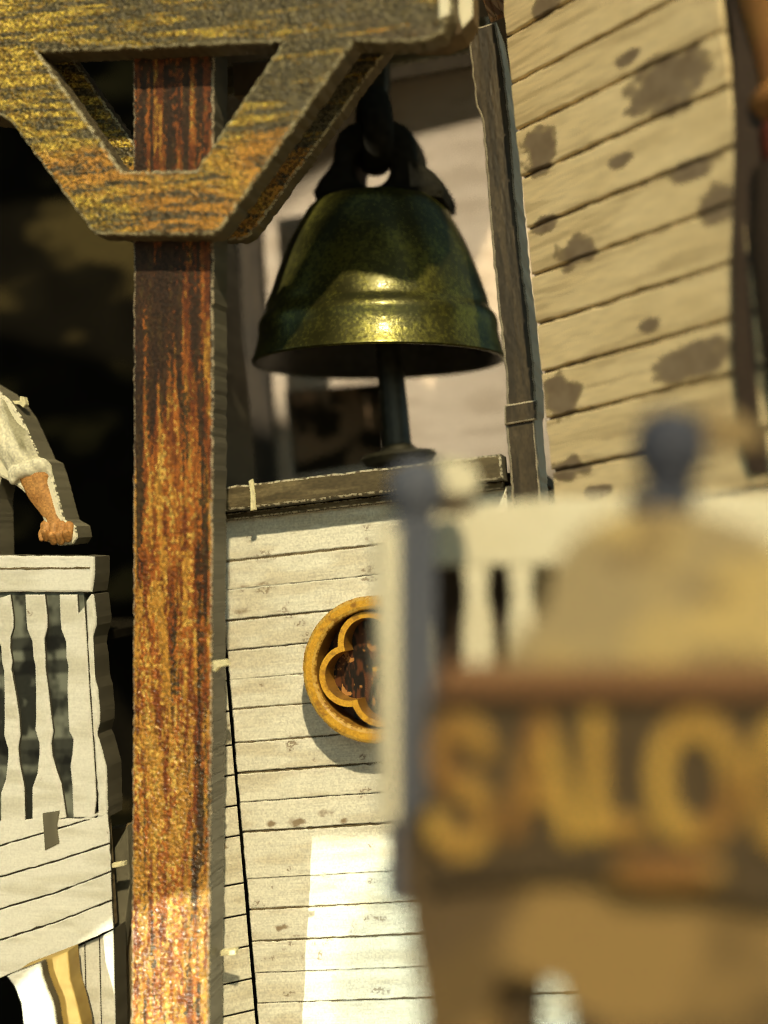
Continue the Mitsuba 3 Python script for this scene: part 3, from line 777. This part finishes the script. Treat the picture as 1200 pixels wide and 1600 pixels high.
sgn = thing('saloon_sign', 'brown sign with golden letters under an arched tan pediment', 'sign')
part('board', board(SGN, [(664, 1092), (1320, 1092), (1320, 1440), (1180, 1420), (1040, 1392), (900, 1372), (780, 1376), (664, 1392)], w1=0, t=0.03, bevel=0.003), 'sign_brown', sgn)
part('beam', board(SGN, [(690, 1046), (1320, 1046), (1320, 1091), (676, 1091)], w1=0.014, t=0.045, bevel=0.004), 'beam_brown', sgn)
part('pediment', board(SGN, [(772, 1045), (800, 1000), (846, 950), (860, 890), (896, 838), (950, 808), (1030, 796), (1110, 806), (1190, 834), (1250, 880), (1320, 920), (1320, 1045)], w1=0.004, t=0.03, bevel=0.004), 'pediment_print', sgn)
q0, q1 = SGN.uv(700, 1310), SGN.uv(700, 1112)
hgt = q1[1] - q0[1]
for ch, x0, x1, yb in (('S', 672, 772, 1334), ('A', 788, 906, 1304), ('L', 918, 1008, 1304), ('O', 1018, 1158, 1312), ('O', 1172, 1312, 1330), ('N', 1330, 1460, 1340)):
    tm = meshkit.text_mesh(ch, hgt, 0.006, bold=True)
    v = np.array(tm.vertices)
    v[:, :2] = (v[:, :2] - v[:, :2].min(0)) / (v[:, :2].max(0) - v[:, :2].min(0))
    b0, b1 = SGN.uv(x0, yb), SGN.uv(x1, 1118)
    v[:, 0] = b0[0] + v[:, 0] * (b1[0] - b0[0])
    v[:, 1] = b0[1] + v[:, 1] * (b1[1] - b0[1])
    v[:, 2] += 0.001
    if ch == 'N':
        continue
    fn_ = np.cross(v[tm.faces[:, 1]] - v[tm.faces[:, 0]], v[tm.faces[:, 2]] - v[tm.faces[:, 0]])
    flat_ = union_all([Polygon(v[q][:, :2]).buffer(1e-5) for q in tm.faces[fn_[:, 2] > 0.9 * np.linalg.norm(fn_, axis=1)]]).buffer(0.0013).simplify(0.0003)
    flat_ = max(getattr(flat_, 'geoms', [flat_]), key=lambda g_: g_.area)
    part('letter', board(SGN, np.array(flat_.exterior.coords)[:-1], [np.array(h_.coords)[:-1] for h_ in flat_.interiors], w1=0.007, t=0.006, bevel=0.001, local=True), 'letter_gold', sgn)
part('highlight_oval', board(SGN, [(1040 + 90 * math.cos(t), 1366 - 26 * math.sin(t)) for t in np.arange(24) * 2 * math.pi / 24], w1=0.012, t=0.011, bevel=0.004), 'letter_gold', sgn)  # gold oval painted in for an orange highlight on the lower edge
ARC = Plane(900, 1500, 1.015, 16, upright=False)
arch = thing('porch_arch', 'brown arched porch board with a narrow opening below the sign', 'arch')
part('panel', board(ARC, [(628, 1300), (664, 1394), (780, 1378), (900, 1374), (1040, 1394), (1320, 1442), (1320, 2500), (920, 2500), (920, 1640), (884, 1566), (872, 1535), (780, 1535), (770, 1560), (770, 2500), (672, 2500), (664, 1640), (652, 1540), (634, 1440)],
                    w1=0, t=0.06, bevel=0.004), 'arch_print', arch)
part('opening_lining', board(ARC, [(772, 1535), (832, 1535), (826, 1640), (826, 2500), (772, 2500)], w1=-0.03, t=0.06, bevel=0.002), 'sign_brown', arch)
part('dark_brace', board(ARC, [(884, 1566), (940, 1600), (980, 1700), (980, 2500), (900, 2500), (896, 1640)], w1=0.002, t=0.02, bevel=0.002), 'sign_brown', arch)


def finial_post(label, x, y, d, sc, y_foot):
    k = thing('finial_post', label, 'post', 'slate posts with ball finials')
    mat = 'slate_grey' if y_foot > 1200 else 'slate_shaded'
    P = Plane(x, y, d, -12, upright=False)
    c = at(x, y, d)
    q = d / FPX * sc
    zb_ = (y_foot - y) / sc
    prof = [(0, -zb_), (34, -zb_), (34, -70), (40, -66), (40, -58), (30, -52), (28, -44), (40, -26), (45, -4), (43, 16), (34, 32), (18, 42), (0, 46)]
    r_ = trimesh.creation.revolve(np.array(prof[4:]).tolist() and np.array([(0, -52)] + prof[5:]) * q, sections=36)
    r_.fix_normals()
    M = np.c_[RT, -FW, UP]
    part('finial', (c + np.asarray(r_.vertices) @ M.T, r_.faces), mat, k, smooth=40)
    part('shaft', board(P, [(x - 33 * sc, y + 52 * sc), (x + 33 * sc, y + 52 * sc), (x + 33 * sc, y_foot), (x - 33 * sc, y_foot)], w1=0.014, t=0.028, bevel=0.003), mat, k)
    return k, P


k1, P1 = finial_post('tall slate grey post with ball finial left of the sign', 650, 762, 1.20, 1.0, 1412)
part('white_face', board(P1, [(594, 836), (624, 824), (624, 1284), (603, 1284)], w1=0.017, t=0.03, bevel=0.002), 'rail_white', k1)
part('cap_plate', board(P1, [(690, 716), (738, 722), (752, 752), (742, 776), (690, 772)], w1=-0.01, t=0.03, bevel=0.004), 'rail_white', k1)
part('cap_brown', board(P1, [(690, 772), (744, 776), (742, 800), (700, 806)], w1=-0.006, t=0.03, bevel=0.004), 'sign_brown', k1)  # dark brown piece below the cap plate
k2, P2 = finial_post('slate grey post with ball finial rising behind the arched pediment', 1046, 696, 1.05, 1.28, 1100)
part('cap_plate', board(P2, [(1096, 642), (1150, 642), (1190, 668), (1196, 700), (1100, 700)], w1=-0.01, t=0.03, bevel=0.004), 'pediment_print', k2)
